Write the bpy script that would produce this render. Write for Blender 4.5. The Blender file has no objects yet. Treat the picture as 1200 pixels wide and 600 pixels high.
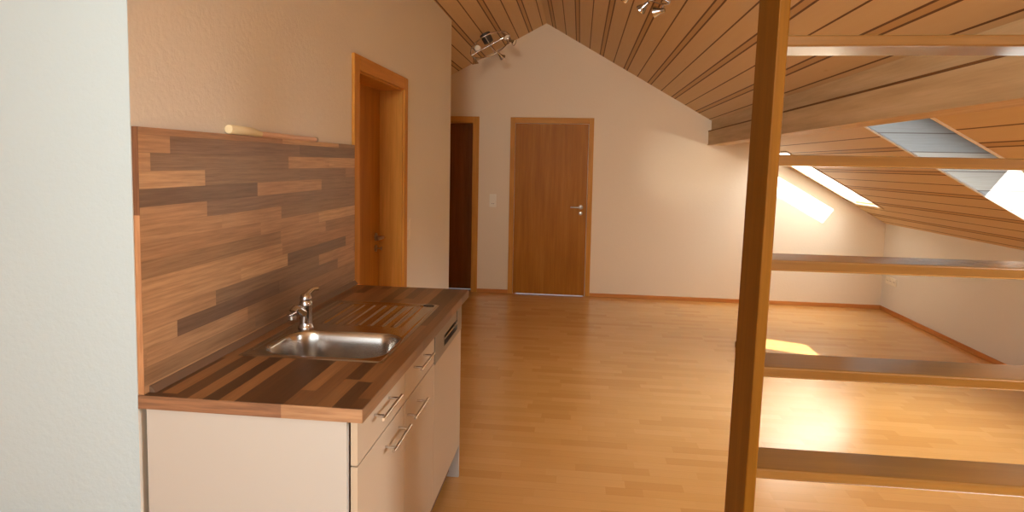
import bpy, bmesh, math, random
from mathutils import Vector, Matrix
random.seed(7)
S = bpy.context.scene
C = S.collection

# ------------------------------------------------------------------ helpers
def obj(name, bm, mat=None, parent=None, smooth=False, bevel=0, loc=None, rot=None, auto=None):
    me = bpy.data.meshes.new(name)
    bmesh.ops.recalc_face_normals(bm, faces=bm.faces)
    bm.to_mesh(me); bm.free()
    o = bpy.data.objects.new(name, me); C.objects.link(o)
    for m in (mat if isinstance(mat, (list, tuple)) else [mat]):
        if m: me.materials.append(m)
    if parent: o.parent = parent
    if loc: o.location = loc
    if rot: o.rotation_euler = rot
    if smooth:
        for p in me.polygons: p.use_smooth = True
    if bevel:
        b = o.modifiers.new('bevel', 'BEVEL'); b.width = bevel; b.segments = 2; b.limit_method = 'ANGLE'
        b.harden_normals = False
    if auto:
        for p in me.polygons: p.use_smooth = True
        me.set_sharp_from_angle(angle=math.radians(auto))
    return o

def box(bm, x0, x1, y0, y1, z0, z1):
    vs = [bm.verts.new((x, y, z)) for x in (x0, x1) for y in (y0, y1) for z in (z0, z1)]
    for f in ((0,1,3,2),(4,6,7,5),(0,4,5,1),(2,3,7,6),(0,2,6,4),(1,5,7,3)):
        bm.faces.new([vs[i] for i in f])

def B(*bs):
    bm = bmesh.new()
    for b in bs: box(bm, *b)
    return bm

def prism(bm, pts, axis, a, b):
    """polygon pts (2D) extruded along axis from a to b."""
    def P(p, t):
        if axis == 'x': return (t, p[0], p[1])
        if axis == 'y': return (p[0], t, p[1])
        return (p[0], p[1], t)
    A = [bm.verts.new(P(p, a)) for p in pts]; D = [bm.verts.new(P(p, b)) for p in pts]
    bm.faces.new(A); bm.faces.new(D[::-1])
    n = len(pts)
    for i in range(n): bm.faces.new((A[i], A[(i+1) % n], D[(i+1) % n], D[i]))

def tube(bm, pts, r, seg=12, closed=False, cap=True):
    """swept tube along pts; r a number or list."""
    pts = [Vector(p) for p in pts]; n = len(pts); rings = []
    up = Vector((0, 0, 1))
    for i, p in enumerate(pts):
        if closed: d = pts[(i+1) % n] - pts[i-1]
        else: d = pts[min(i+1, n-1)] - pts[max(i-1, 0)]
        d.normalize()
        u = up if abs(d.dot(up)) < .95 else Vector((0, 1, 0))
        a = d.cross(u).normalized(); b = d.cross(a).normalized()
        rr = r[i] if isinstance(r, (list, tuple)) else r
        rings.append([bm.verts.new(p + a*rr*math.cos(2*math.pi*k/seg) + b*rr*math.sin(2*math.pi*k/seg)) for k in range(seg)])
    m = n if closed else n-1
    for i in range(m):
        A, D = rings[i], rings[(i+1) % n]
        for k in range(seg): bm.faces.new((A[k], A[(k+1) % seg], D[(k+1) % seg], D[k]))
    if cap and not closed:
        bm.faces.new(rings[0][::-1]); bm.faces.new(rings[-1])

def lathe(bm, prof, seg=24, M=Matrix.Identity(4)):
    """prof: (r,z) pairs."""
    rings = []
    for r, z in prof:
        if r < 1e-5: rings.append([bm.verts.new(M @ Vector((0, 0, z)))])
        else: rings.append([bm.verts.new(M @ Vector((r*math.cos(2*math.pi*k/seg), r*math.sin(2*math.pi*k/seg), z))) for k in range(seg)])
    for A, D in zip(rings, rings[1:]):
        for k in range(seg):
            a, a2 = A[k % len(A)], A[(k+1) % len(A)]; d, d2 = D[k % len(D)], D[(k+1) % len(D)]
            f = []
            for v in (a, a2, d2, d):
                if v not in f: f.append(v)
            if len(f) > 2: bm.faces.new(f)

def empty(name, loc=(0, 0, 0), label=None, cat=None, group=None, kind=None, rot=None):
    o = bpy.data.objects.new(name, None); C.objects.link(o); o.location = loc
    o.empty_display_size = .1
    if rot: o.rotation_euler = rot
    return tag(o, label, cat, group, kind)

def tag(o, label=None, cat=None, group=None, kind=None):
    for k, v in (('label', label), ('category', cat), ('group', group), ('kind', kind)):
        if v: o[k] = v
    return o

def struct(name, bm, mat, label=None, cat=None, **k):
    o = obj(name, bm, mat, **k); return tag(o, label, cat, None, 'structure')

# ------------------------------------------------------------------ materials
def s2l(c): return tuple(((v/255)/12.92 if v/255 <= .04045 else ((v/255+.055)/1.055)**2.4) for v in c) + (1,)

class NT:
    def __init__(s, name):
        s.m = bpy.data.materials.new(name); s.m.use_nodes = True
        s.n = s.m.node_tree.nodes; s.l = s.m.node_tree.links
        s.b = s.n['Principled BSDF']
    def node(s, t, **kw):
        n = s.n.new(t)
        for k, v in kw.items():
            if k.startswith('i_'): n.inputs[k[2:].replace('_', ' ')].default_value = v
            else: setattr(n, k, v)
        return n
    def link(s, a, b): s.l.new(a, b)
    def math(s, op, a, b=None, c=None):
        n = s.node('ShaderNodeMath', operation=op)
        for i, v in enumerate((a, b, c)):
            if v is None: continue
            if isinstance(v, (int, float)): n.inputs[i].default_value = v
            else: s.link(v, n.inputs[i])
        return n.outputs[0]
    def mapping(s, src, scale=(1, 1, 1), loc=(0, 0, 0), rot=(0, 0, 0)):
        n = s.node('ShaderNodeMapping'); s.link(src, n.inputs[0])
        n.inputs['Scale'].default_value = scale; n.inputs['Location'].default_value = loc; n.inputs['Rotation'].default_value = rot
        return n.outputs[0]
    def noise(s, vec, scale, detail=4, rough=.55, out='Fac'):
        n = s.node('ShaderNodeTexNoise'); s.link(vec, n.inputs['Vector'])
        n.inputs['Scale'].default_value = scale; n.inputs['Detail'].default_value = detail; n.inputs['Roughness'].default_value = rough
        return n.outputs[out]
    def ramp(s, fac, stops, interp='LINEAR'):
        n = s.node('ShaderNodeValToRGB'); n.color_ramp.interpolation = interp
        e = n.color_ramp.elements
        while len(e) < len(stops): e.new(.5)
        for el, (p, c) in zip(e, stops): el.position = p; el.color = c
        s.link(fac, n.inputs[0]); return n.outputs[0]
    def mix(s, fac, a, b, mode='MIX'):
        n = s.node('ShaderNodeMix', data_type='RGBA', blend_type=mode)
        for i, v in ((0, fac), (6, a), (7, b)):
            if isinstance(v, (int, float, tuple)): n.inputs[i].default_value = v
            else: s.link(v, n.inputs[i])
        return n.outputs[2]
    def bump(s, h, strength=.2, dist=.01):
        n = s.node('ShaderNodeBump'); n.inputs['Strength'].default_value = strength; n.inputs['Distance'].default_value = dist
        s.link(h, n.inputs['Height']); s.link(n.outputs[0], s.b.inputs['Normal'])
    def obj(s):
        return s.node('ShaderNodeTexCoord').outputs['Object']
    def set(s, **kw):
        for k, v in kw.items():
            i = s.b.inputs[k.replace('_', ' ')]
            if hasattr(v, 'links') or isinstance(v, bpy.types.NodeSocket): s.link(v, i)
            else: i.default_value = v
        return s.m

def plain(name, rgb, rough=.5, metal=0, **k):
    n = NT(name); return n.set(Base_Color=s2l(rgb), Roughness=rough, Metallic=metal, **k)

def plaster(name, rgb, bump=.25):
    n = NT(name); o = n.obj()
    a = n.noise(o, 60, 5, .6); b = n.noise(o, 1.3, 2)
    col = n.mix(b, s2l(tuple(c*.975 for c in rgb)), s2l(rgb))
    n.bump(a, bump, .006)
    return n.set(Base_Color=col, Roughness=.62)

def wood(name, c0, c1, c2, axis='z', rough=.4, scale=1.0, coat=0, rays=1.0):
    """streaky plain veneer, grain along axis."""
    n = NT(name); o = n.obj()
    st = {'x': (1, 14, 14), 'y': (14, 1, 14), 'z': (14, 14, 1)}[axis]
    v = n.mapping(o, tuple(a*scale for a in st))
    a = n.noise(v, 1.6, 6, .6)
    v2 = n.mapping(o, tuple((a*7 if a > 1 else a*2.5)*scale for a in st))
    b = n.noise(v2, 1.5, 4, .7)
    col = n.ramp(a, [(.3, s2l(c0)), (.52, s2l(c1)), (.72, s2l(c2))])
    col = n.mix(n.ramp(b, [(.35, (0, 0, 0, 1)), (.7, (.32*rays,)*3 + (1,))]), col, s2l(tuple(c*.72 for c in c0)))
    n.bump(b, .05, .003)
    return n.set(Base_Color=col, Roughness=rough, Coat_Weight=coat, Coat_Roughness=.12, Specular_IOR_Level=.1 if coat < .1 else .5, Coat_IOR=1.5 if coat < .9 else 1.9)

def strips(name, along, across, third, cols, row, length, rough, grain=.5, coat=0, seam=.35, bump=.05, seamw=.0012, cr=.15, dark=.5):
    """strip-glued boards: rows of width row (axis across), random joints along."""
    n = NT(name); o = n.obj()
    sep = n.node('ShaderNodeSeparateXYZ'); n.link(o, sep.inputs[0])
    ax = {'x': 0, 'y': 1, 'z': 2}
    U = sep.outputs[ax[along]]; V = sep.outputs[ax[across]]
    r = n.math('DIVIDE', V, row); ri = n.math('FLOOR', r); rf = n.math('FRACT', r)
    wn = n.node('ShaderNodeTexWhiteNoise', noise_dimensions='1D'); n.link(ri, wn.inputs['W'])
    off = n.math('MULTIPLY', wn.outputs['Value'], 7.31)
    u = n.math('ADD', n.math('DIVIDE', U, length), off)
    ui = n.math('FLOOR', u); uf = n.math('FRACT', u)
    # second-level offset so that joints are irregular
    cv = n.node('ShaderNodeCombineXYZ'); n.link(ui, cv.inputs[0]); n.link(ri, cv.inputs[1])
    w2 = n.node('ShaderNodeTexWhiteNoise', noise_dimensions='2D'); n.link(cv.outputs[0], w2.inputs['Vector'])
    split = n.math('GREATER_THAN', uf, n.math('MULTIPLY_ADD', w2.outputs['Value'], .5, .3))
    cv2 = n.node('ShaderNodeCombineXYZ'); n.link(n.math('ADD', ui, n.math('MULTIPLY', split, .37)), cv2.inputs[0]); n.link(ri, cv2.inputs[1])
    w3 = n.node('ShaderNodeTexWhiteNoise', noise_dimensions='2D'); n.link(cv2.outputs[0], w3.inputs['Vector'])
    k = len(cols)
    base = n.ramp(w3.outputs['Value'], [(i/k, s2l(c)) for i, c in enumerate(cols)], 'CONSTANT')
    # grain, shifted per strip
    gv = n.node('ShaderNodeCombineXYZ')
    n.link(n.math('MULTIPLY_ADD', w3.outputs['Value'], 13.0, n.math('MULTIPLY', U, 1.6)), gv.inputs[0])
    n.link(n.math('MULTIPLY', V, 36.0), gv.inputs[1]); 
    n.link(n.math('MULTIPLY', w3.outputs['Value'], 9.0), gv.inputs[2])
    g = n.noise(gv.outputs[0], 3.2, 6, .65)
    base = n.mix(n.math('MULTIPLY', n.ramp(g, [(.38, (0, 0, 0, 1)), (.72, (1, 1, 1, 1))]), grain), base, n.mix(1.0, base, (dark, dark*.9, dark*.8, 1), 'MULTIPLY'))
    # seams
    e1 = n.math('LESS_THAN', n.math('MINIMUM', rf, n.math('SUBTRACT', 1.0, rf)), seamw/row)
    base = n.mix(n.math('MULTIPLY', e1, seam), base, s2l((60, 36, 20)))
    n.bump(g, bump, .002)
    n.b.inputs['Coat IOR'].default_value = 1.6
    return n.set(Base_Color=base, Roughness=rough, Coat_Weight=coat, Coat_Roughness=cr)

def ceiling_boards(name, light, mid, groove, batten, p=.268, x0=.207):
    n = NT(name); o = n.obj()
    sep = n.node('ShaderNodeSeparateXYZ'); n.link(o, sep.inputs[0])
    X, Y = sep.outputs[0], sep.outputs[1]
    t = n.math('FRACT', n.math('ADD', n.math('DIVIDE', n.math('SUBTRACT', X, x0), p), 100.5))   # .5 = batten centre, 0/1 = thin groove
    d = n.math('MULTIPLY', n.math('ABSOLUTE', n.math('SUBTRACT', t, .5)), p)                     # metres from batten centre
    d2 = n.math('SUBTRACT', p/2, d)
    bi = n.math('FLOOR', n.math('ADD', n.math('DIVIDE', n.math('SUBTRACT', X, x0), p/2), 200.0))
    wn = n.node('ShaderNodeTexWhiteNoise', noise_dimensions='1D'); n.link(bi, wn.inputs['W'])
    v = n.mapping(o, (16, 1.0, 16)); g = n.noise(v, 2.2, 6, .62)
    kn = n.node('ShaderNodeTexVoronoi'); n.link(n.mapping(o, (7, 2.2, 3)), kn.inputs['Vector']); kn.inputs['Scale'].default_value = 1.0
    knot = n.ramp(kn.outputs['Distance'], [(.03, (1, 1, 1, 1)), (.075, (0, 0, 0, 1))])
    col = n.mix(g, s2l(light), s2l(mid))
    col = n.mix(n.math('MULTIPLY', wn.outputs['Value'], .35), col, s2l(mid))
    col = n.mix(n.math('MULTIPLY', knot, .55), col, s2l(batten))
    inb = n.math('LESS_THAN', d, .021)
    edge = n.math('MULTIPLY', n.math('LESS_THAN', d, .023), n.math('GREATER_THAN', d, .0135))
    thin = n.math('LESS_THAN', d2, .0042)
    col = n.mix(inb, col, s2l(batten))
    col = n.mix(n.math('MAXIMUM', edge, thin), col, s2l(groove))
    h = n.math('SUBTRACT', 1.0, n.math('MAXIMUM', edge, thin))
    n.bump(h, .25, .004)
    return n.set(Base_Color=col, Roughness=.55)

M = {}
M['wall'] = plaster('warm_white_plaster', (226, 222, 210))
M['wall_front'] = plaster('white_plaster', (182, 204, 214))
M['wall_far'] = plaster('gable_plaster', (232, 216, 190))
M['knee'] = plaster('knee_wall_plaster', (226, 222, 212))
M['reveal_white'] = plain('white_reveal', (240, 236, 228), .5)
M['ceil'] = ceiling_boards('boarded_ceiling', (216, 190, 146), (206, 174, 128), (96, 58, 22), (192, 154, 104))
M['beam'] = wood('beam_board', (188, 160, 120), (204, 176, 134), (214, 188, 148), 'y', .55, .7, rays=.5)
M['beam_dark'] = wood('beam_seam', (112, 78, 44), (124, 88, 52), (134, 96, 60), 'y', .6)
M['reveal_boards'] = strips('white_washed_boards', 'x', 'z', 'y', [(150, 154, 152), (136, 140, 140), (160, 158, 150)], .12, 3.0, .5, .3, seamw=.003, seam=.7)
M['floor'] = strips('parquet', 'x', 'y', 'z', [(200, 147, 80), (196, 143, 76), (203, 150, 84), (192, 138, 72), (201, 148, 82), (198, 145, 78)], .068, .6, .26, .2, coat=.6, seam=.18, seamw=.0009, bump=.02, cr=.2, dark=.72)
lam = [(190, 148, 108), (144, 114, 90), (206, 166, 122), (128, 100, 78), (180, 138, 100), (150, 120, 92), (198, 156, 114), (164, 128, 94)]
M['splash'] = strips('walnut_strip_laminate', 'y', 'z', 'x', lam, .0465, 1.15, .33, .8, bump=.03, seam=.15)
lam2 = [(136, 98, 62), (94, 66, 42), (152, 110, 70), (82, 58, 38), (122, 86, 54), (142, 102, 64)]
M['worktop'] = strips('worktop_strip_laminate', 'y', 'x', 'z', lam2, .043, 1.6, .33, .6, bump=.03, seam=.15)
M['worktop_edge'] = strips('worktop_front_edge', 'y', 'z', 'x', [(120, 86, 58), (104, 74, 50), (132, 96, 66), (112, 80, 54)], .5, .7, .33, .6)
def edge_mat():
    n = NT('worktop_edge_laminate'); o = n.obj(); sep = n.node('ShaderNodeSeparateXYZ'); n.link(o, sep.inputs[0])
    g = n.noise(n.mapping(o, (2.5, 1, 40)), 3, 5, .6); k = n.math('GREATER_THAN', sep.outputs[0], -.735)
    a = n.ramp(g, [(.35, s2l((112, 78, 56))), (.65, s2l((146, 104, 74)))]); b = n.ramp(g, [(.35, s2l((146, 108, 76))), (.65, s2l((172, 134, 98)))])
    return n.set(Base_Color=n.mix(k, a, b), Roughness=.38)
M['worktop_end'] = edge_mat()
def edge_mat2():
    n = NT('splashback_edge_laminate'); o = n.obj(); sep = n.node('ShaderNodeSeparateXYZ'); n.link(o, sep.inputs[0])
    g = n.noise(n.mapping(o, (60, 1, 4)), 3, 5, .6); k = n.math('GREATER_THAN', sep.outputs[2], 1.375)
    a = n.ramp(g, [(.35, s2l((92, 56, 32))), (.65, s2l((120, 78, 48)))]); b = n.ramp(g, [(.35, s2l((160, 112, 74))), (.65, s2l((186, 138, 96)))])
    return n.set(Base_Color=n.mix(k, b, a), Roughness=.4)
M['splash_edge'] = edge_mat2()
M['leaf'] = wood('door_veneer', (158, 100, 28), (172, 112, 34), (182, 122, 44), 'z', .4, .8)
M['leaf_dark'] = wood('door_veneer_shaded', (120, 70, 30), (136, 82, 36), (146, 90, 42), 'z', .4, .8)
M['frame_z'] = wood('frame_beech_upright', (190, 130, 54), (202, 142, 64), (212, 154, 76), 'z', .4)
M['frame_x'] = wood('frame_beech_level', (190, 130, 54), (202, 142, 64), (212, 154, 76), 'x', .4)
M['frame_y'] = wood('frame_beech_lintel', (190, 130, 54), (202, 142, 64), (212, 154, 76), 'y', .4)
M['base_x'] = wood('skirting_wood', (186, 118, 60), (200, 132, 72), (210, 144, 82), 'x', .4)
M['base_y'] = wood('skirting_wood_side', (186, 118, 60), (200, 132, 72), (210, 144, 82), 'y', .4)
M['ladder_z'] = wood('ladder_pine_upright', (104, 64, 10), (114, 72, 14), (124, 80, 20), 'z', .5)
M['ladder_x'] = wood('ladder_pine_tread', (104, 66, 20), (112, 73, 25), (122, 82, 33), 'x', .3, coat=1.0)
M['cream'] = plain('cream_front', (184, 168, 146), .4)
M['cream_side'] = plain('cream_side', (182, 180, 174), .5)
M['gap'] = plain('carcass_shadow_gap', (110, 84, 66), .7)
M['kick'] = plain('white_kickboard', (225, 215, 200), .5)
M['chrome'] = plain('chrome', (205, 205, 208), .08, 1)
M['nickel'] = plain('brushed_nickel', (176, 168, 156), .28, 1)
M['bright_nickel'] = plain('polished_nickel', (214, 208, 200), .18, 1)
nt = NT('stainless_steel'); o_ = nt.obj(); g_ = nt.noise(nt.mapping(o_, (3, 60, 60)), 3, 4, .6)
M['steel'] = nt.set(Base_Color=s2l((190, 186, 180)), Metallic=1.0, Roughness=nt.math('MULTIPLY_ADD', g_, .03, .2))
M['steel_panel'] = plain('steel_control_panel', (128, 120, 108), .35, .2)
M['black'] = plain('black_plastic', (24, 22, 22), .3)
M['strip'] = plain('joint_profile', (112, 88, 70), .35)
M['plastic'] = plain('white_plastic', (236, 230, 214), .35)
M['socket_hole'] = plain('socket_hole', (70, 55, 40), .5)
M['tube_cream'] = plain('cream_sleeve', (226, 214, 176), .5)
M['tube_pink'] = plain('pale_tube', (222, 184, 158), .3)
M['grey'] = plain('dull_grey_metal', (84, 76, 70), .5, .4)
M['bulb'] = plain('frosted_lens', (240, 236, 224), .15)
M['blind'] = plain('pale_blind', (150, 150, 146), .7)
M['white_frame'] = plain('white_window_frame', (238, 236, 230), .4)
g = NT('window_glass'); g.n.remove(g.b)
tr = g.node('ShaderNodeBsdfTransparent'); gl = g.node('ShaderNodeBsdfGlossy'); gl.inputs['Roughness'].default_value = .02
fr = g.node('ShaderNodeFresnel'); mx = g.node('ShaderNodeMixShader'); g.link(g.math('MULTIPLY', fr.outputs[0], .5), mx.inputs[0]); g.link(tr.outputs[0], mx.inputs[1]); g.link(gl.outputs[0], mx.inputs[2])
g.link(mx.outputs[0], g.n['Material Output'].inputs[0]); M['glass'] = g.m

# ------------------------------------------------------------------ room dimensions (metres; camera stands at x=0,y=0)
D = 7.108          # gable wall
XW = 3.334         # knee wall
XL = -3.2          # left outer wall
YB = -2.2          # wall behind
RX, RZ = -.42, 3.11
KR, KL = .577, .535
def roof(x): return RZ - (KR*(x-RX) if x > RX else KL*(RX-x))
XK = -1.125        # kitchen wall face
Y0, Y2 = 1.445, 5.286

# floor
struct('floor', B((XL-.2, XW+.2, YB-.2, D+.2, -.12, 0)), M['floor'])

# gable wall with recess for door 2
def gable_piece(bm, x0, x1, z0, y0, y1):
    pts = [(x0, z0), (x1, z0), (x1, roof(x1)+.03)]
    if x0 < RX < x1: pts.append((RX, RZ+.03))
    pts.append((x0, roof(x0)+.03)); prism(bm, pts, 'y', y0, y1)
bm = bmesh.new()
gable_piece(bm, XL-.2, -2.06, 0, D, D+.2)
gable_piece(bm, -2.06, -1.231, 1.995, D, D+.2)
gable_piece(bm, -1.231, -.745, 0, D, D+.2)
gable_piece(bm, -.745, .085, 1.975, D, D+.2)
gable_piece(bm, .085, XW+.2, 0, D, D+.2)
struct('wall_far', bm, M['wall_far'])
# wall behind the camera with a wide window opening
bm = bmesh.new()
gable_piece(bm, XL-.2, -2.4, 0, YB-.2, YB); gable_piece(bm, 1.0, XW+.2, 0, YB-.2, YB)
for x0, x1, z0, z1 in ((-2.4, -.95, 2.15, 0), (-.95, RX, 2.15, 2.22), (-.95, RX, 2.75, 0), (RX, .11, 2.15, 2.22), (RX, .11, 2.75, 0), (.11, 1.0, 2.15, 0)):
    prism(bm, [(x0, z0), (x1, z0), (x1, z1 or roof(x1)+.03), (x0, z1 or roof(x0)+.03)], 'y', YB-.2, YB)
struct('wall_back', bm, M['wall'])
# knee wall on the right, outer wall on the left
struct('wall_right', B((XW, XW+.2, YB, D, 0, roof(XW)+.02)), M['knee'])
struct('wall_left', B((XL-.2, XL, YB, D, 0, roof(XL)+.02)), M['wall'])
# kitchen partition (door opening y 3.02-3.84)
def kw(bm, y0, y1, z0): box(bm, XK-.19, XK, y0, y1, z0, roof(XK)+.0)
bm = bmesh.new(); kw(bm, Y0, 3.02, 0); kw(bm, 3.02, 3.84, 1.985); kw(bm, 3.84, Y2, 0)
struct('wall_kitchen', bm, M['wall'])
# wall end turned to the camera, and the hidden hallway return
def side_wall(y0, y1):
    bm = bmesh.new(); prism(bm, [(XL, 0), (XK-.19, 0), (XK-.19, roof(XK-.19)), (XL, roof(XL))], 'y', y0, y1); return bm
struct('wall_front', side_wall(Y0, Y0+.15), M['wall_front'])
struct('wall_hall', side_wall(Y2-.15, Y2), M['wall'])
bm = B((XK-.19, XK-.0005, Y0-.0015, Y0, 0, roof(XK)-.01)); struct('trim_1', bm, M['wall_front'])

# ceilings -----------------------------------------------------------------
TH = .03
SKY = [(2.05, 2.96, 6.42, 6.985), (1.70, 2.96, 3.50, 4.247), (1.70, 2.96, .45, 1.15)]    # x0,x1,y0,y1 openings in the right slope; last one unseen, added for light
def slope_cell(bm, x0, x1, y0, y1):
    prism(bm, [(x0, roof(x0)), (x1, roof(x1)), (x1, roof(x1)+TH), (x0, roof(x0)+TH)], 'y', y0, y1)
bm = bmesh.new()
xs = [RX, 1.70, 1.75, 2.96, XW+.2]; ys = [YB-.2, 3.50, 4.247, 6.42, 6.985, D+.2]
slope_cell(bm, RX, 1.70, ys[0], ys[-1]); slope_cell(bm, 2.96, XW+.2, ys[0], ys[-1])
slope_cell(bm, 1.70, 2.96, YB-.2, .45); slope_cell(bm, 1.70, 2.96, 1.15, 3.50); slope_cell(bm, 1.70, 2.96, 4.247, 6.42); slope_cell(bm, 1.70, 2.96, 6.985, D+.2)
slope_cell(bm, 1.70, 2.05, 6.42, 6.985)
struct('ceiling_right', bm, M['ceil'])
bm = bmesh.new(); slope_cell(bm, XL-.2, RX, YB-.2, D+.2); struct('ceiling_left', bm, M['ceil'])

# skylights ------------------------------------------------------------------
NR = Vector((KR, 0, 1)).normalized()       # outward roof normal
AL = Vector((1, 0, -KR)).normalized()      # down the slope
DEP = .40
def slab(bm, p0, p1, y0, y1, h0, h1):
    """box on the slope: from slope x=p0..p1, y0..y1, heights h0..h1 along normal."""
    c = [];
    for h in (h0, h1):
        for x in (p0, p1):
            for y in (y0, y1):
                P = Vector((x, y, roof(x))) + NR*h; c.append(bm.verts.new(P))
    for f in ((0,1,3,2),(4,6,7,5),(0,4,5,1),(2,3,7,6),(0,2,6,4),(1,5,7,3)): bm.faces.new([c[i] for i in f])
for k, (x0, x1, y0, y1) in enumerate(SKY):
    w = empty('window_%d' % (k+1 if k < 2 else 4), (x0, y0, roof(x0)), kind='structure')  # last window is an added, unseen skylight
    inv = Matrix.Translation(-Vector(w.location))
    def put(name, bm, mat, par=w):
        bm.transform(inv); return obj(name, bm, mat, par)
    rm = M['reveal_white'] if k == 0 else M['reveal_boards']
    bm = bmesh.new()
    q = .004
    for h0, h1, i, o_ in ((-.001, TH+.001, q, -.0006), (TH+.001, DEP, q, .03)):
        slab(bm, x0-o_, x1+o_, y1-i, y1+o_, h0, h1); slab(bm, x0-o_, x1+o_, y0-o_, y0+i, h0, h1)
        slab(bm, x0-o_, x0+i, y0+i, y1-i, h0, h1); slab(bm, x1-i, x1+o_, y0+i, y1-i, h0, h1)
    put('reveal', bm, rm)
    bm = bmesh.new()                       # sash
    f = .035
    slab(bm, x0-.05, x1+.05, y1-.0, y1+.06, DEP, DEP+.07); slab(bm, x0-.05, x1+.05, y0-.06, y0+.0, DEP, DEP+.07)
    slab(bm, x0-.05, x0+f, y0, y1, DEP, DEP+.07); slab(bm, x1-f, x1+.05, y0, y1, DEP, DEP+.07)
    put('window_frame', bm, M['white_frame'])
    bm = bmesh.new(); slab(bm, x0+f, x1-f, y0+.0, y1-.0, DEP+.03, DEP+.034); put('window_pane', bm, M['glass'])
    if k:
        bm = bmesh.new(); slab(bm, x0+f, 2.62 if k == 1 else x1-f, y0+.005, y1-.005, DEP-.02, DEP-.017); put('roller_blind', bm, M['blind'])  # added sheet under the pane, blocks and shapes the sun
    # white edging strip round the opening
    bm = bmesh.new(); e = .022
    slab(bm, x0-e, x1+e, y1, y1+e, -.008, -.0005); slab(bm, x0-e, x1+e, y0-e, y0, -.008, -.0005)
    slab(bm, x0-e, x0, y0, y1, -.008, -.0005); slab(bm, x1, x1+e, y0, y1, -.008, -.0005)
    put('edging_strip', bm, M['white_frame'] if k else M['beam'])

# unseen window behind the camera, added to carry the daylight
w = empty('window_3', (-.7, YB-.1, 0), kind='structure')
bm = bmesh.new()
for a in ((-1.7, -1.63), (-.035, .035), (1.63, 1.7)): box(bm, a[0], a[1], -.04, .04, 0, 2.15)
box(bm, -1.63, 1.63, -.04, .04, 0, .08); box(bm, -1.63, 1.63, -.04, .04, 2.07, 2.15)
obj('window_frame', bm, M['white_frame'], w)
obj('window_pane', B((-1.63, -.035, -.005, .005, .08, 2.07), (.035, 1.63, -.005, .005, .08, 2.07)), M['glass'], w)

w = empty('window_5', (RX, YB-.1, 2.485), kind='structure')  # added upper window, unseen, made to hold a lamp for the far wall
obj('window_frame', B((-.53, -.48, -.04, .04, -.265, .265), (.48, .53, -.04, .04, -.265, .265), (-.48, .48, -.04, .04, -.265, -.215), (-.48, .48, -.04, .04, .215, .265)), M['white_frame'], w)
obj('window_pane', B((-.48, .48, -.005, .005, -.215, .215)), M['glass'], w)

# boxed purlin ---------------------------------------------------------------
bm = bmesh.new()
BX = 1.412
prism(bm, [(BX, 1.775), (BX+.16, 1.775), (BX+.16, roof(BX+.16)-.001), (BX+.03, roof(BX+.03)-.001), (BX+.03, 1.915), (BX, 1.915)], 'y', YB+.001, D-.001)
beam = struct('ceiling_beam', bm, M['beam'], 'boxed timber purlin running below the sloping boarded ceiling', 'beam')
bm = B((BX-.006, BX+.165, YB+.001, D-.001, 1.766, 1.7745)); obj('lower_edge', bm, M['beam'], beam)
bm = B((BX-.004, BX+.03, YB+.001, D-.001, 1.9155, 1.925)); obj('seam_batten', bm, M['beam_dark'], beam)

# skirting ---------------------------------------------------------------------
def skirt(name, x0, x1, y0, y1, mat): struct(name, B((x0, x1, y0, y1, 0, .042)), mat, bevel=.004)
skirt('baseboard_far', .148, XW, D-.016, D, M['base_x'])
skirt('baseboard_middle', -1.171, -.808, D-.016, D, M['base_x'])
skirt('baseboard_right', XW-.016, XW, YB, D-.016, M['base_y'])
skirt('baseboard_kitchen', XK, XK+.014, 3.91, Y2, M['base_y'])

# doors ------------------------------------------------------------------------
def lever_handle(par, P, out, along, rosette=True, key=True):
    """P plate point on the leaf, out = outward unit vec, along = lever direction."""
    P, out, along = Vector(P), Vector(out), Vector(along)
    h = empty('door_handle', (0, 0, 0)); h.parent = par
    q = out.to_track_quat('Z', 'Y').to_matrix().to_4x4()
    bm = bmesh.new()
    lathe(bm, [(0, 0), (.026, 0), (.026, .006), (.02, .009), (0, .009)], 20, Matrix.Translation(P) @ q)
    tube(bm, [P+out*.006, P+out*.04, P+out*.052+along*.012, P+out*.054+along*.06, P+out*.052+along*.115], [.009, .009, .0095, .009, .008], 10)
    obj('lever', bm, M['nickel'], h, auto=40)
    if key:
        K = P + Vector((0, 0, -.072)); bm = bmesh.new()
        lathe(bm, [(0, 0), (.022, 0), (.022, .006), (.017, .008), (0, .008)], 20, Matrix.Translation(K) @ q)
        tube(bm, [K+out*.006, K+out*.03], .004, 8)
        lathe(bm, [(0, -.003), (.011, -.003), (.011, .003), (0, .003)], 14, Matrix.Translation(K+out*.038) @ Matrix.Rotation(math.pi/2, 4, 'X') @ q)
        obj('key_rosette', bm, M['nickel'], h, auto=40)

# door 1: in the kitchen partition, leaf set back in a deep lining
d1 = empty('door_1', (0, 0, 0), kind='structure')
fx0, fx1 = XK, XK+.016
obj('door_frame', B((fx0, fx1, 2.955, 3.03, 0, 2.05), (fx0, fx1, 3.832, 3.90, 0, 2.05), ), M['frame_z'], d1, bevel=.003)
obj('door_lintel', B((fx0, fx1, 3.03, 3.832, 1.975, 2.05)), M['frame_y'], d1, bevel=.003)
obj('door_lining', B((XK-.185, XK+.002, 3.0205, 3.038, 0, 1.984), (XK-.185, XK+.002, 3.822, 3.8395, 0, 1.984), (XK-.185, XK+.002, 3.038, 3.822, 1.966, 1.984)), M['frame_z'], d1)
obj('door_leaf', B((XK-.185, XK-.145, 3.039, 3.821, .006, 1.965)), M['leaf'], d1, bevel=.002)
lever_handle(d1, (XK-.145, 3.745, 1.045), (1, 0, 0), (0, -1, 0))
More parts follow.
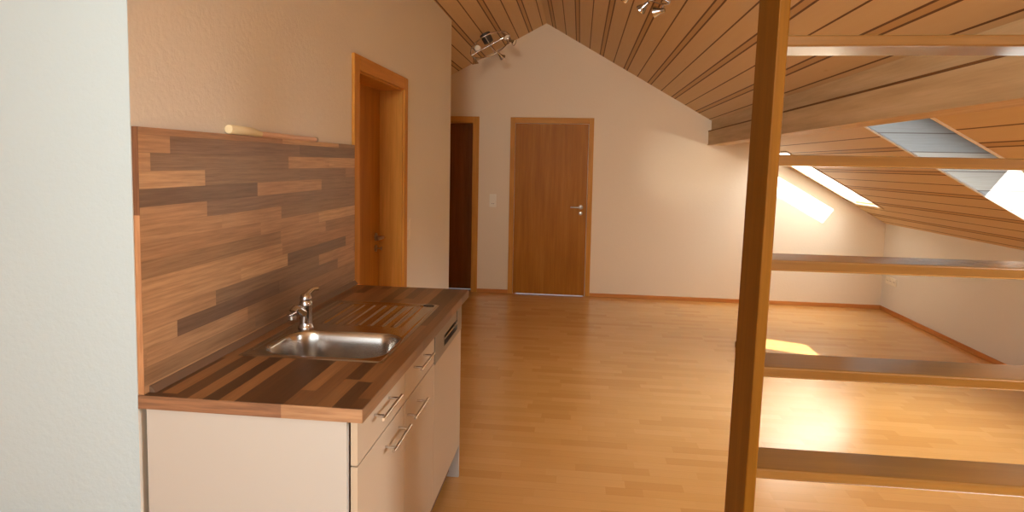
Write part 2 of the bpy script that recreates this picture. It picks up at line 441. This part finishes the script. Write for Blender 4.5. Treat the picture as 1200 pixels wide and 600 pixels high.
# door 2: left part of gable wall
d2 = empty('door_2', (0, 0, 0), kind='structure')
obj('door_frame', B((-2.12, -2.045, D-.014, D, 0, 2.055), (-1.246, -1.172, D-.014, D, 0, 2.055)), M['frame_z'], d2, bevel=.003)
obj('door_lintel', B((-2.045, -1.246, D-.014, D, 1.985, 2.055)), M['frame_x'], d2, bevel=.003)
obj('door_lining', B((-2.0595, -2.045, D-.002, D+.19, 0, 1.994), (-1.246, -1.2315, D-.002, D+.19, 0, 1.994), (-2.045, -1.246, D-.002, D+.19, 1.98, 1.994)), M['frame_z'], d2)
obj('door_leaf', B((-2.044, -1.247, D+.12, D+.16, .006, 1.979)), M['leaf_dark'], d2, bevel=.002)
lever_handle(d2, (-1.97, D+.12, 1.045), (0, -1, 0), (1, 0, 0))
# door 3: closed door facing the camera
d3 = empty('door_3', (0, 0, 0), kind='structure')
obj('door_frame', B((-.807, -.752, D-.018, D, 0, 2.05), (.092, .147, D-.018, D, 0, 2.05)), M['frame_z'], d3, bevel=.003)
obj('door_lintel', B((-.752, .092, D-.018, D, 1.985, 2.05)), M['frame_x'], d3, bevel=.003)
obj('door_lining', B((-.7445, -.73, D-.01, D+.18, 0, 1.974), (.07, .0845, D-.01, D+.18, 0, 1.974), (-.73, .07, D-.01, D+.18, 1.96, 1.974)), M['frame_z'], d3)
obj('door_leaf', B((-.748, .086, D-.012, D-.0005, .008, 1.98), (-.728, .068, D, D+.028, .008, 1.958)), M['leaf'], d3, bevel=.002)
lever_handle(d3, (.02, D-.012, 1.035), (0, -1, 0), (-1, 0, 0))

# kitchen run --------------------------------------------------------------------
ZT, TW = .907, .036
XF, XB = -.523, XK+.001
Y1 = 2.924
FX0, FX1 = -.561, -.543          # fronts
# splashback panel
sp = obj('splashback_panel', B((XB, XB+.016, Y0+.002, 2.953, ZT+.0005, 1.600)), M['splash'], bevel=.0008)
eb = obj('edge_band', B((XB, XB+.016, Y0+.0008, Y0+.002, ZT+.0005, 1.600)), M['splash_edge'], sp)
tag(sp, 'tall walnut-look strip laminate splashback panel behind the sink', 'splashback')
# worktop with sink cut-out
SX0, SX1, SY0, SY1 = -1.052, -.585, 1.79, 2.575
cx0, cx1, cy0, cy1 = SX0+.018, SX1-.018, SY0+.018, SY1-.018
wt = empty('worktop', (0, 0, 0), 'dark walnut-look strip laminate worktop holding the steel sink', 'worktop')
bm = B((XB+.0001, cx0, Y0, Y1, ZT-TW, ZT), (cx1, XF, Y0, Y1, ZT-TW, ZT), (cx0, cx1, Y0, cy0, ZT-TW, ZT), (cx0, cx1, cy1, Y1, ZT-TW, ZT))
bmesh.ops.remove_doubles(bm, verts=bm.verts, dist=1e-5)
obj('top_board', bm, M['worktop'], wt)
obj('front_edge_band', B((XF, XF+.0012, Y0, Y1, ZT-TW, ZT-.0015)), M['worktop_edge'], wt)
obj('end_edge_band', B((XB, XF, Y0-.0012, Y0, ZT-TW, ZT-.001)), M['worktop_end'], wt)
bm = bmesh.new(); prism(bm, [(XB+.0165, ZT+.0005), (XB+.034, ZT+.0005), (XB+.031, ZT+.005), (XB+.021, ZT+.016), (XB+.0165, ZT+.018)], 'y', Y0+.02, 2.95)
obj('joint_profile', bm, M['strip'], wt)

# base cabinet
cab = empty('base_cabinet', (0, 0, 0), 'cream two-door sink base cabinet with bar handles under near worktop half', 'cabinet')
obj('side_panel', B((-1.108, -.566, 1.452, 1.468, .0, ZT-TW-.0005)), M['cream_side'], cab, bevel=.0008)
obj('carcass', B((-1.10, -.5655, 1.4685, 1.484, .16, ZT-TW-.0005), (-1.10, -.5655, 2.278, 2.295, .16, ZT-TW-.0005), (-1.10, -1.085, 1.484, 2.278, .16, ZT-TW-.0005), (-1.085, -.5655, 1.484, 2.278, .16, .176),
    (-.60, -.5655, 1.484, 2.278, ZT-TW-.02, ZT-TW-.0005), (-.582, -.5655, 1.882, 1.904, .176, ZT-TW-.02), (-.582, -.5655, 1.484, 2.278, .73, .758)), M['gap'], cab)
obj('kickboard', B((-.64, -.624, 1.4685, 2.295, 0, .158)), M['kick'], cab)
def bar_handle(par, ya, yb, z):
    bm = bmesh.new(); xo = FX1+.033
    tube(bm, [(xo, ya, z), (xo, yb, z)], .0052, 12)
    for y in (ya+.024, yb-.024): tube(bm, [(FX1, y, z), (xo, y, z)], .004, 10)
    obj('bar_handle', bm, M['bright_nickel'], par, auto=40)
for name, ya, yb, za, zb, ha, hb, hz in (('drawer', 1.4655, 1.8925, .748, .866, 1.570, 1.745, .829), ('drawer', 1.8955, 2.2955, .748, .866, 1.975, 2.155, .829),
                             ('door', 1.4655, 1.8925, .165, .744, 1.668, 1.848, .693), ('door', 1.8955, 2.2955, .165, .744, 1.872, 2.045, .693)):
    if name == 'door' and ya > 1.8: ha, hb = 1.902, 2.072
    f = obj(name, B((FX0, FX1, ya, yb, za, zb)), M['cream'], cab, bevel=.0012)
    bar_handle(f, ha, hb, hz)
# dishwasher
dw = empty('dishwasher', (0, 0, 0), 'built-in dishwasher with steel control strip and cream front at the far end', 'dishwasher')
py0, py1 = 2.299, 2.838
wy0, wy1, wz0, wz1 = 2.463, 2.735, .762, .850
PT = .737
obj('control_panel', B((FX0, FX1+.003, py0, wy0, PT, .868), (FX0, FX1+.003, wy1, py1, PT, .868), (FX0, FX1+.003, wy0, wy1, PT, wz0), (FX0, FX1+.003, wy0, wy1, wz1, .868)), M['steel_panel'], dw)
obj('grip_recess', B((FX0-.03, FX0-.026, wy0-.005, wy1+.005, wz0-.005, wz1+.005)), M['black'], dw)
obj('display_strip', B((FX1-.008, FX1+.001, wy0+.006, wy1-.006, wz0+.044, wz1-.004)), M['steel_panel'], dw)
obj('grip_lip', B((FX1-.014, FX1+.005, wy0+.004, wy1-.004, wz0+.028, wz0+.036)), M['nickel'], dw)
obj('front_panel', B((FX0, FX1, py0, py1, .165, PT-.003)), M['cream'], dw, bevel=.0012)
obj('body', B((-1.09, FX0-.031, py0+.002, py1-.002, .03, .866)), M['gap'], dw)
for (x_, y_) in ((-.62, 2.33), (-.62, 2.81), (-1.05, 2.33), (-1.05, 2.81)):
    bm = bmesh.new(); lathe(bm, [(0, 0), (.018, 0), (.018, .008), (.008, .01), (.008, .03), (0, .03)], 12, Matrix.Translation((x_, y_, 0)))
    obj('foot', bm, M['black'], dw)
ep = obj('end_panel', B((-1.10, -.546, 2.842, 2.858, 0, ZT-TW-.0005)), M['cream_side'], bevel=.0008)
tag(ep, 'cream support panel standing on the floor beyond the dishwasher', 'panel')

# sink: one pressed sheet as a height field
def rr(x, y, cx, cy, hx, hy, r):
    qx, qy = abs(x-cx)-hx+r, abs(y-cy)-hy+r
    return math.hypot(max(qx, 0), max(qy, 0)) + min(max(qx, qy), 0) - r
def sm(t): t = max(0, min(1, t)); return t*t*(3-2*t)
bcx, bcy, bhx, bhy = -.803, 1.962, .208, .140
def sink_h(x, y):
    d0 = -rr(x, y, (SX0+SX1)/2, (SY0+SY1)/2, (SX1-SX0)/2, (SY1-SY0)/2, .012)
    z = .0008 + .0032*sm(d0/.006) - .002*sm((d0-.012)/.008)
    db = -rr(x, y, bcx, bcy, bhx, bhy, .095)
    if db > -.004:
        z += -.006*sm((db+.004)/.010) - .135*sm((db-.002)/.030) - .006*sm((db-.03)/.08)
        dd = math.hypot(x-bcx, y-bcy)
        z -= .006*sm((.045-dd)/.008)
    # drainer: shallow tray with ribs running in y
    dt = -rr(x, y, -.83, 2.365, .185, .185, .02)
    if dt > 0:
        z -= .003*sm(dt/.01)
        if dt > .014:
            ph = (x+1.0)/.046; w = abs((ph % 1)-.5)
            z += .0034*sm((w-.28)/.12)*sm((dt-.014)/.02)
    # bead beside the bowl
    db2 = abs(x+1.033); 
    if 1.84 < y < 2.06: z += .003*sm(1-db2/.007)*sm((y-1.84)/.01)*sm((2.06-y)/.01)
    return ZT + z
bm = bmesh.new(); nx, ny = 118, 196
grid = [[bm.verts.new((SX0+(SX1-SX0)*i/nx, SY0+(SY1-SY0)*j/ny, sink_h(SX0+(SX1-SX0)*i/nx, SY0+(SY1-SY0)*j/ny))) for j in range(ny+1)] for i in range(nx+1)]
for i in range(nx):
    for j in range(ny): bm.faces.new((grid[i][j], grid[i+1][j], grid[i+1][j+1], grid[i][j+1]))
sink = empty('kitchen_sink', (0, 0, 0), 'rectangular stainless steel inset sink with rounded bowl and ribbed drainer', 'sink')
obj('basin', bm, M['steel'], sink, smooth=True)
zb = sink_h(bcx, bcy)
bm = bmesh.new(); lathe(bm, [(0, .004), (.012, .0045), (.013, .002), (.03, .0015), (.036, .003), (.039, .001), (.039, .0003)], 28, Matrix.Translation((bcx, bcy, zb)))
obj('drain', bm, M['chrome'], sink, auto=40)
bm = bmesh.new(); lathe(bm, [(0, .001), (.013, .001), (.016, .0025), (.019, .001), (.019, 0)], 20, Matrix.Translation((-.628, 2.548, ZT+.002)) @ Matrix.Diagonal((1.3, .8, 1, 1)))
obj('overflow_cap', bm, M['black'], sink)

# mixer tap
tx, ty, tz = -.984, 2.128, ZT+.0025
tap = empty('mixer_tap', (tx, ty, tz), 'chrome single-lever mixer tap standing on the sink ledge', 'tap')
bm = bmesh.new(); lathe(bm, [(0, 0), (.028, 0), (.028, .004), (.024, .009), (.0225, .02), (.0215, .075), (.023, .082), (.023, .094), (.019, .102), (0, .104)], 26)
obj('body', bm, M['chrome'], tap, auto=45)
sdx, sdy = -.16, -.98
bm = bmesh.new(); pts = [(0, 0, .05), (sdx*.028, sdy*.028, .066), (sdx*.05, sdy*.05, .080), (sdx*.066, sdy*.066, .084), (sdx*.078, sdy*.078, .078), (sdx*.082, sdy*.082, .062)]
tube(bm, pts, [.0165, .016, .0145, .0135, .013, .013], 14); obj('spout', bm, M['chrome'], tap, auto=50)
bm = bmesh.new(); tube(bm, [(sdx*.082, sdy*.082, .063), (sdx*.083, sdy*.083, .05)], .0142, 14); obj('aerator', bm, M['nickel'], tap, auto=40)
bm = bmesh.new(); lathe(bm, [(0, .102), (.02, .102), (.0215, .109), (.019, .120), (.011, .128), (0, .130)], 22)
tube(bm, [(0, 0, .116), (.008, .012, .130), (.018, .026, .140), (.030, .040, .139)], [.012, .0105, .008, .0065], 12)
obj('lever', bm, M['chrome'], tap, auto=45)

# pale tube lying on the splashback top
tt = empty('tube', (XB+.0125, 1.858, 1.6158), 'pale slim tube with thicker cream end lying on top of splashback', 'tube', rot=(math.radians(-.35), 0, 0))
bm = bmesh.new(); tube(bm, [(0, 0, 0), (0, .002, 0), (0, .13, 0), (0, .15, -.0015), (0, .18, -.0045), (0, .195, -.005)], [.013, .0145, .0145, .014, .0105, .010], 18)
obj('cream_sleeve', bm, M['tube_cream'], tt, auto=50)
bm = bmesh.new(); tube(bm, [(0, .19, -.005), (0, .64, -.004)], .0098, 18); obj('shaft', bm, M['tube_pink'], tt, auto=50)
bm = bmesh.new(); tube(bm, [(0, .64, -.004), (0, .655, -.004)], .0108, 18); obj('end_cap', bm, M['nickel'], tt, auto=50)

# electrical fittings ----------------------------------------------------------------
def plate(name, loc, rotz, gangs, kinds, vertical, label, cat):
    """plate built facing -Y, centred at loc."""
    t = empty(name, loc, label, cat, rot=(0, 0, rotz)); s = .071
    L = s*gangs+.010
    a, b = (.0405, L/2) if vertical else (L/2, .0405)
    obj('cover_plate', B((-a, a, -.009, 0, -b, b)), M['plastic'], t, bevel=.003)
    for i, kd in enumerate(kinds):
        off = (i-(gangs-1)/2)*s; px, pz = (0, -off) if vertical else (off, 0)
        if kd == 'rocker':
            bm = bmesh.new(); prism(bm, [(-.0092, pz-.030), (-.0092, pz+.030), (-.015, pz+.030), (-.0115, pz-.030)], 'x', px-.029, px+.029)
            obj('rocker', bm, M['plastic'], t, bevel=.001)
        else:
            q = Matrix.Translation((px, -.009, pz)) @ Matrix.Rotation(math.pi/2, 4, 'X')
            bm = bmesh.new(); lathe(bm, [(.0285, 0), (.0285, .003), (.0205, .003), (.0195, .0008), (0, .0008)], 28, q)
            s_ = obj('socket_insert', bm, M['plastic'], t, auto=40)
            bm = bmesh.new()
            for dx in (-.0095, .0095): lathe(bm, [(0, .0015), (.0042, .0015), (.0042, .0008)], 10, q @ Matrix.Translation((dx, 0, 0)))
            obj('pin_holes', bm, M['socket_hole'], s_)
    return t
plate('light_switch', (-.999, D-.0005, 1.085), 0, 2, ['rocker', 'socket'], True, 'white switch and socket plate on gable wall between the two far doors', 'switch')
plate('light_switch', (XK+.0005, 3.955, 1.08), math.pi/2, 2, ['rocker', 'rocker'], True, 'white double switch plate beside the kitchen door frame', 'switch')
plate('wall_socket', (XW-.0005, 6.90, .345), -math.pi/2, 3, ['socket', 'socket', 'socket'], False, 'triple cream socket plate low on the right knee wall', 'socket')

# ladder -----------------------------------------------------------------------------
LX, LY0, LY1 = .430, 1.493, 1.668
lad = empty('loft_ladder', (LX, LY0, 0), 'tall upright orange-brown wooden ladder with flat treads in the foreground', 'ladder')
def stringer(x):
    bm = bmesh.new(); k = .0205
    vs = []
    for z in (0, 2.06):
        dx = k*(z-1.3)
        vs.append([bm.verts.new((x+dx+a-LX, y-LY0, z)) for a, y in ((0, LY0), (.025, LY0), (.025, LY1), (0, LY1))])
    A, D_ = vs
    bm.faces.new(A); bm.faces.new(D_)
    for i in range(4): bm.faces.new((A[i], A[(i+1) % 4], D_[(i+1) % 4], D_[i]))
    return bm
obj('stringer', stringer(LX), M['ladder_z'], lad, bevel=.003)
RXs = LX+.86
obj('stringer', stringer(RXs), M['ladder_z'], lad, bevel=.003)
for z in (.292, .545, .802, 1.053, 1.3105, 1.5575, 1.830):
    dx = .0205*(z-1.3)
    th = .026
    bm = B((.018+dx, .867+dx, .0015, .1245, z-th, z))
    obj('tread', bm, M['ladder_x'], lad, bevel=.004)

# post below the purlin
post = empty('support_post', (1.455, 5.27, 0), 'slim wooden post under the purlin, hidden behind the ladder upright', 'post')
obj('shaft', B((-.03, .03, -.03, .03, .0, 1.7655)), M['ladder_z'], post, bevel=.003)
bm = bmesh.new(); prism(bm, [(-.105, 0), (.075, 0), (.075, .05), (.04, .09), (-.05, .09), (-.105, .05)], 'y', -.05, .05); obj('foot_block', bm, M['ladder_z'], post, bevel=.003)

# ceiling spot rings ---------------------------------------------------------------------
def ring_lamp(loc, R, label, angles, ring_r=.215, tilt=0, drop=.13, spin=0):
    """local -Z... lamp hangs along local +Z (R maps +Z to the inward ceiling normal)."""
    t = empty('ceiling_lamp', loc, label, 'lamp', group=None)
    t.rotation_euler = R.to_euler()
    bm = bmesh.new(); lathe(bm, [(0, .0), (.056, .0), (.056, .012), (.052, .014), (.050, .085), (.046, .09), (0, .09)], 28); obj('canopy', bm, M['grey'], t, auto=40)
    T = Matrix.Rotation(math.radians(tilt), 4, 'X')
    def P(x, y, z=0): v = T @ Vector((x, y, z)); return v + Vector((0, 0, drop))
    bm = bmesh.new(); tube(bm, [P(ring_r*math.cos(a*math.pi/24), ring_r*math.sin(a*math.pi/24)) for a in range(48)], .006, 8, closed=True)
    tube(bm, [P(-ring_r, 0), P(0, 0), P(ring_r, 0)], .006, 8); tube(bm, [(0, 0, .088), P(0, 0)], .012, 10)
    tube(bm, [P(0, -ring_r), P(0, 0), P(0, ring_r)], .005, 8)
    obj('ring', bm, M['chrome'], t, auto=50)
    for a, hd in angles:
        a = math.radians(a); c = P(ring_r*math.cos(a), ring_r*math.sin(a)); hd = Vector(hd).normalized()
        h = empty('spot_head', (0, 0, 0)); h.parent = t
        e = c + Vector((0, 0, .045)) 
        bm = bmesh.new(); tube(bm, [c, c+Vector((0, 0, .022)), e], .005, 8); obj('bracket', bm, M['chrome'], h, auto=50)
        q = Matrix.Translation(e) @ hd.to_track_quat('Z', 'Y').to_matrix().to_4x4()
        bm = bmesh.new(); lathe(bm, [(0, -.028), (.012, -.028), (.015, -.012), (.017, .0), (.031, .026), (.034, .036), (.031, .036), (.022, .02), (0, .012)], 20, q); obj('shade', bm, M['chrome'], h, auto=50)
        bm = bmesh.new(); lathe(bm, [(.029, .031), (.02, .034), (0, .035)], 18, q); obj('lens', bm, M['bulb'], h, smooth=True)
    return t
def frame_from(n):
    n = Vector(n).normalized(); y = Vector((0, 1, 0)); x = y.cross(n).normalized()
    return Matrix((x, y, n)).transposed()
nl = Vector((KL, 0, -1)).normalized(); nr_ = Vector((-KR, 0, -1)).normalized()
px = -.985; p1 = Vector((px, 6.22, roof(px)))
ring_lamp(p1 + nl*.0005, frame_from(nl), 'chrome ring spot lamp on the left slope above the far doors',
          [(10, (.3, .2, 1)), (100, (-.2, .5, .5)), (165, (-.6, -.3, .9)), (215, (-.2, -.5, 1)), (300, (.2, -.8, .5))], tilt=14, drop=.12)
px = .40; p2 = Vector((px, 3.72, roof(px)))
ring_lamp(p2 + nr_*.0005, frame_from(nr_), 'chrome spot lamp on the right slope at the top edge',
          [(60, (.4, .9, .5)), (105, (.3, .5, .9)), (150, (.8, .6, .5)), (250, (0, -.8, .6)), (330, (.4, -.3, .8))], ring_r=.16, drop=.10)

# ------------------------------------------------------------------ light
W = bpy.data.worlds.new('world'); S.world = W; W.use_nodes = True
bg = W.node_tree.nodes['Background']; bg.inputs[0].default_value = (.82, .91, 1, 1); bg.inputs[1].default_value = 1.0
sun = bpy.data.lights.new('sun', 'SUN'); sun.energy = 32; sun.angle = math.radians(.6); sun.color = (1, .97, .92)
so = bpy.data.objects.new('sun', sun); C.objects.link(so)
so.rotation_euler = Vector((-.736, 1.05, -1)).to_track_quat('-Z', 'Y').to_euler(); so.location = (8, -6, 9)

def area(name, loc, dirv, sx, sy, power, col, spread=math.pi):
    l = bpy.data.lights.new(name, 'AREA'); l.shape = 'RECTANGLE'; l.size = sx; l.size_y = sy; l.energy = power; l.color = col; l.spread = spread
    o = bpy.data.objects.new(name, l); C.objects.link(o); o.location = loc
    o.rotation_euler = Vector(dirv).to_track_quat('-Z', 'Y').to_euler(); return o
for k, (x0, x1, y0, y1) in enumerate(SKY):
    xc = (x0+x1)/2; P = Vector((xc, (y0+y1)/2, roof(xc))) + NR*(DEP-.03)
    a = area('skylight_daylight', P, -NR, (x1-x0)*1.05, .52, (16, 24, 108)[k] , ((.94, .98, 1), (.94, .98, 1), (.95, .98, 1))[k], math.radians((120, 100, 150)[k]))  # last lamp brightens the kitchen wall through the added skylight
    # local axes: align long side with the slope
    z = NR; x = AL; y = z.cross(x)
    a.rotation_euler = Matrix((x, y, z)).transposed().to_euler()
area('window_daylight', (-.7, YB+.02, 1.15), (0, 1, 0), 3.2, 1.9, 52, (.86, .95, 1))  # daylight lamp for the unseen window behind the camera

area('gable_window_daylight', (RX, YB+.02, 2.485), (2.2, 9.3, -.9), .95, .42, 29, (1, .92, .8), math.radians(75))  # added lamp at the made-up upper window, brightens the far wall
sp_ = bpy.data.lights.new('reflected_sunlight', 'SPOT'); sp_.energy = 90; sp_.spot_size = math.radians(20); sp_.spot_blend = 1; sp_.shadow_soft_size = 0; sp_.color = (1, .93, .8)  # added spot in mid-air, imitates the glow on the gable wall
o = bpy.data.objects.new('reflected_sunlight', sp_); C.objects.link(o); o.location = (2.25, 3.9, 1.5)
o.rotation_euler = (Vector((1.17, 7.1, 1.5))-o.location).to_track_quat('-Z', 'Y').to_euler()

# ------------------------------------------------------------------ camera
cam = bpy.data.cameras.new('camera'); co = bpy.data.objects.new('camera', cam); C.objects.link(co); S.camera = co
yaw, pit, rol = [math.radians(v) for v in (-6.2112, -4.2922, 1.0983)]
fw = Vector((math.sin(yaw)*math.cos(pit), math.cos(yaw)*math.cos(pit), math.sin(pit)))
rt = Vector((math.cos(yaw), -math.sin(yaw), 0)); up = rt.cross(fw)
r2 = math.cos(rol)*rt + math.sin(rol)*up; u2 = -math.sin(rol)*rt + math.cos(rol)*up
co.matrix_world = Matrix.Translation((0, 0, 1.5261)) @ Matrix((r2, u2, -fw)).transposed().to_4x4()
cam.sensor_width = 36; cam.lens = 722.01/1200*36; cam.shift_y = -54.8/1200; cam.clip_start = .02

S.view_settings.view_transform = 'Standard'
S.view_settings.exposure = 0
try:
    S.cycles.use_denoising = True; S.cycles.max_bounces = 12; S.cycles.diffuse_bounces = 6; S.cycles.sample_clamp_indirect = 6
    S.cycles.caustics_reflective = False
except Exception: pass
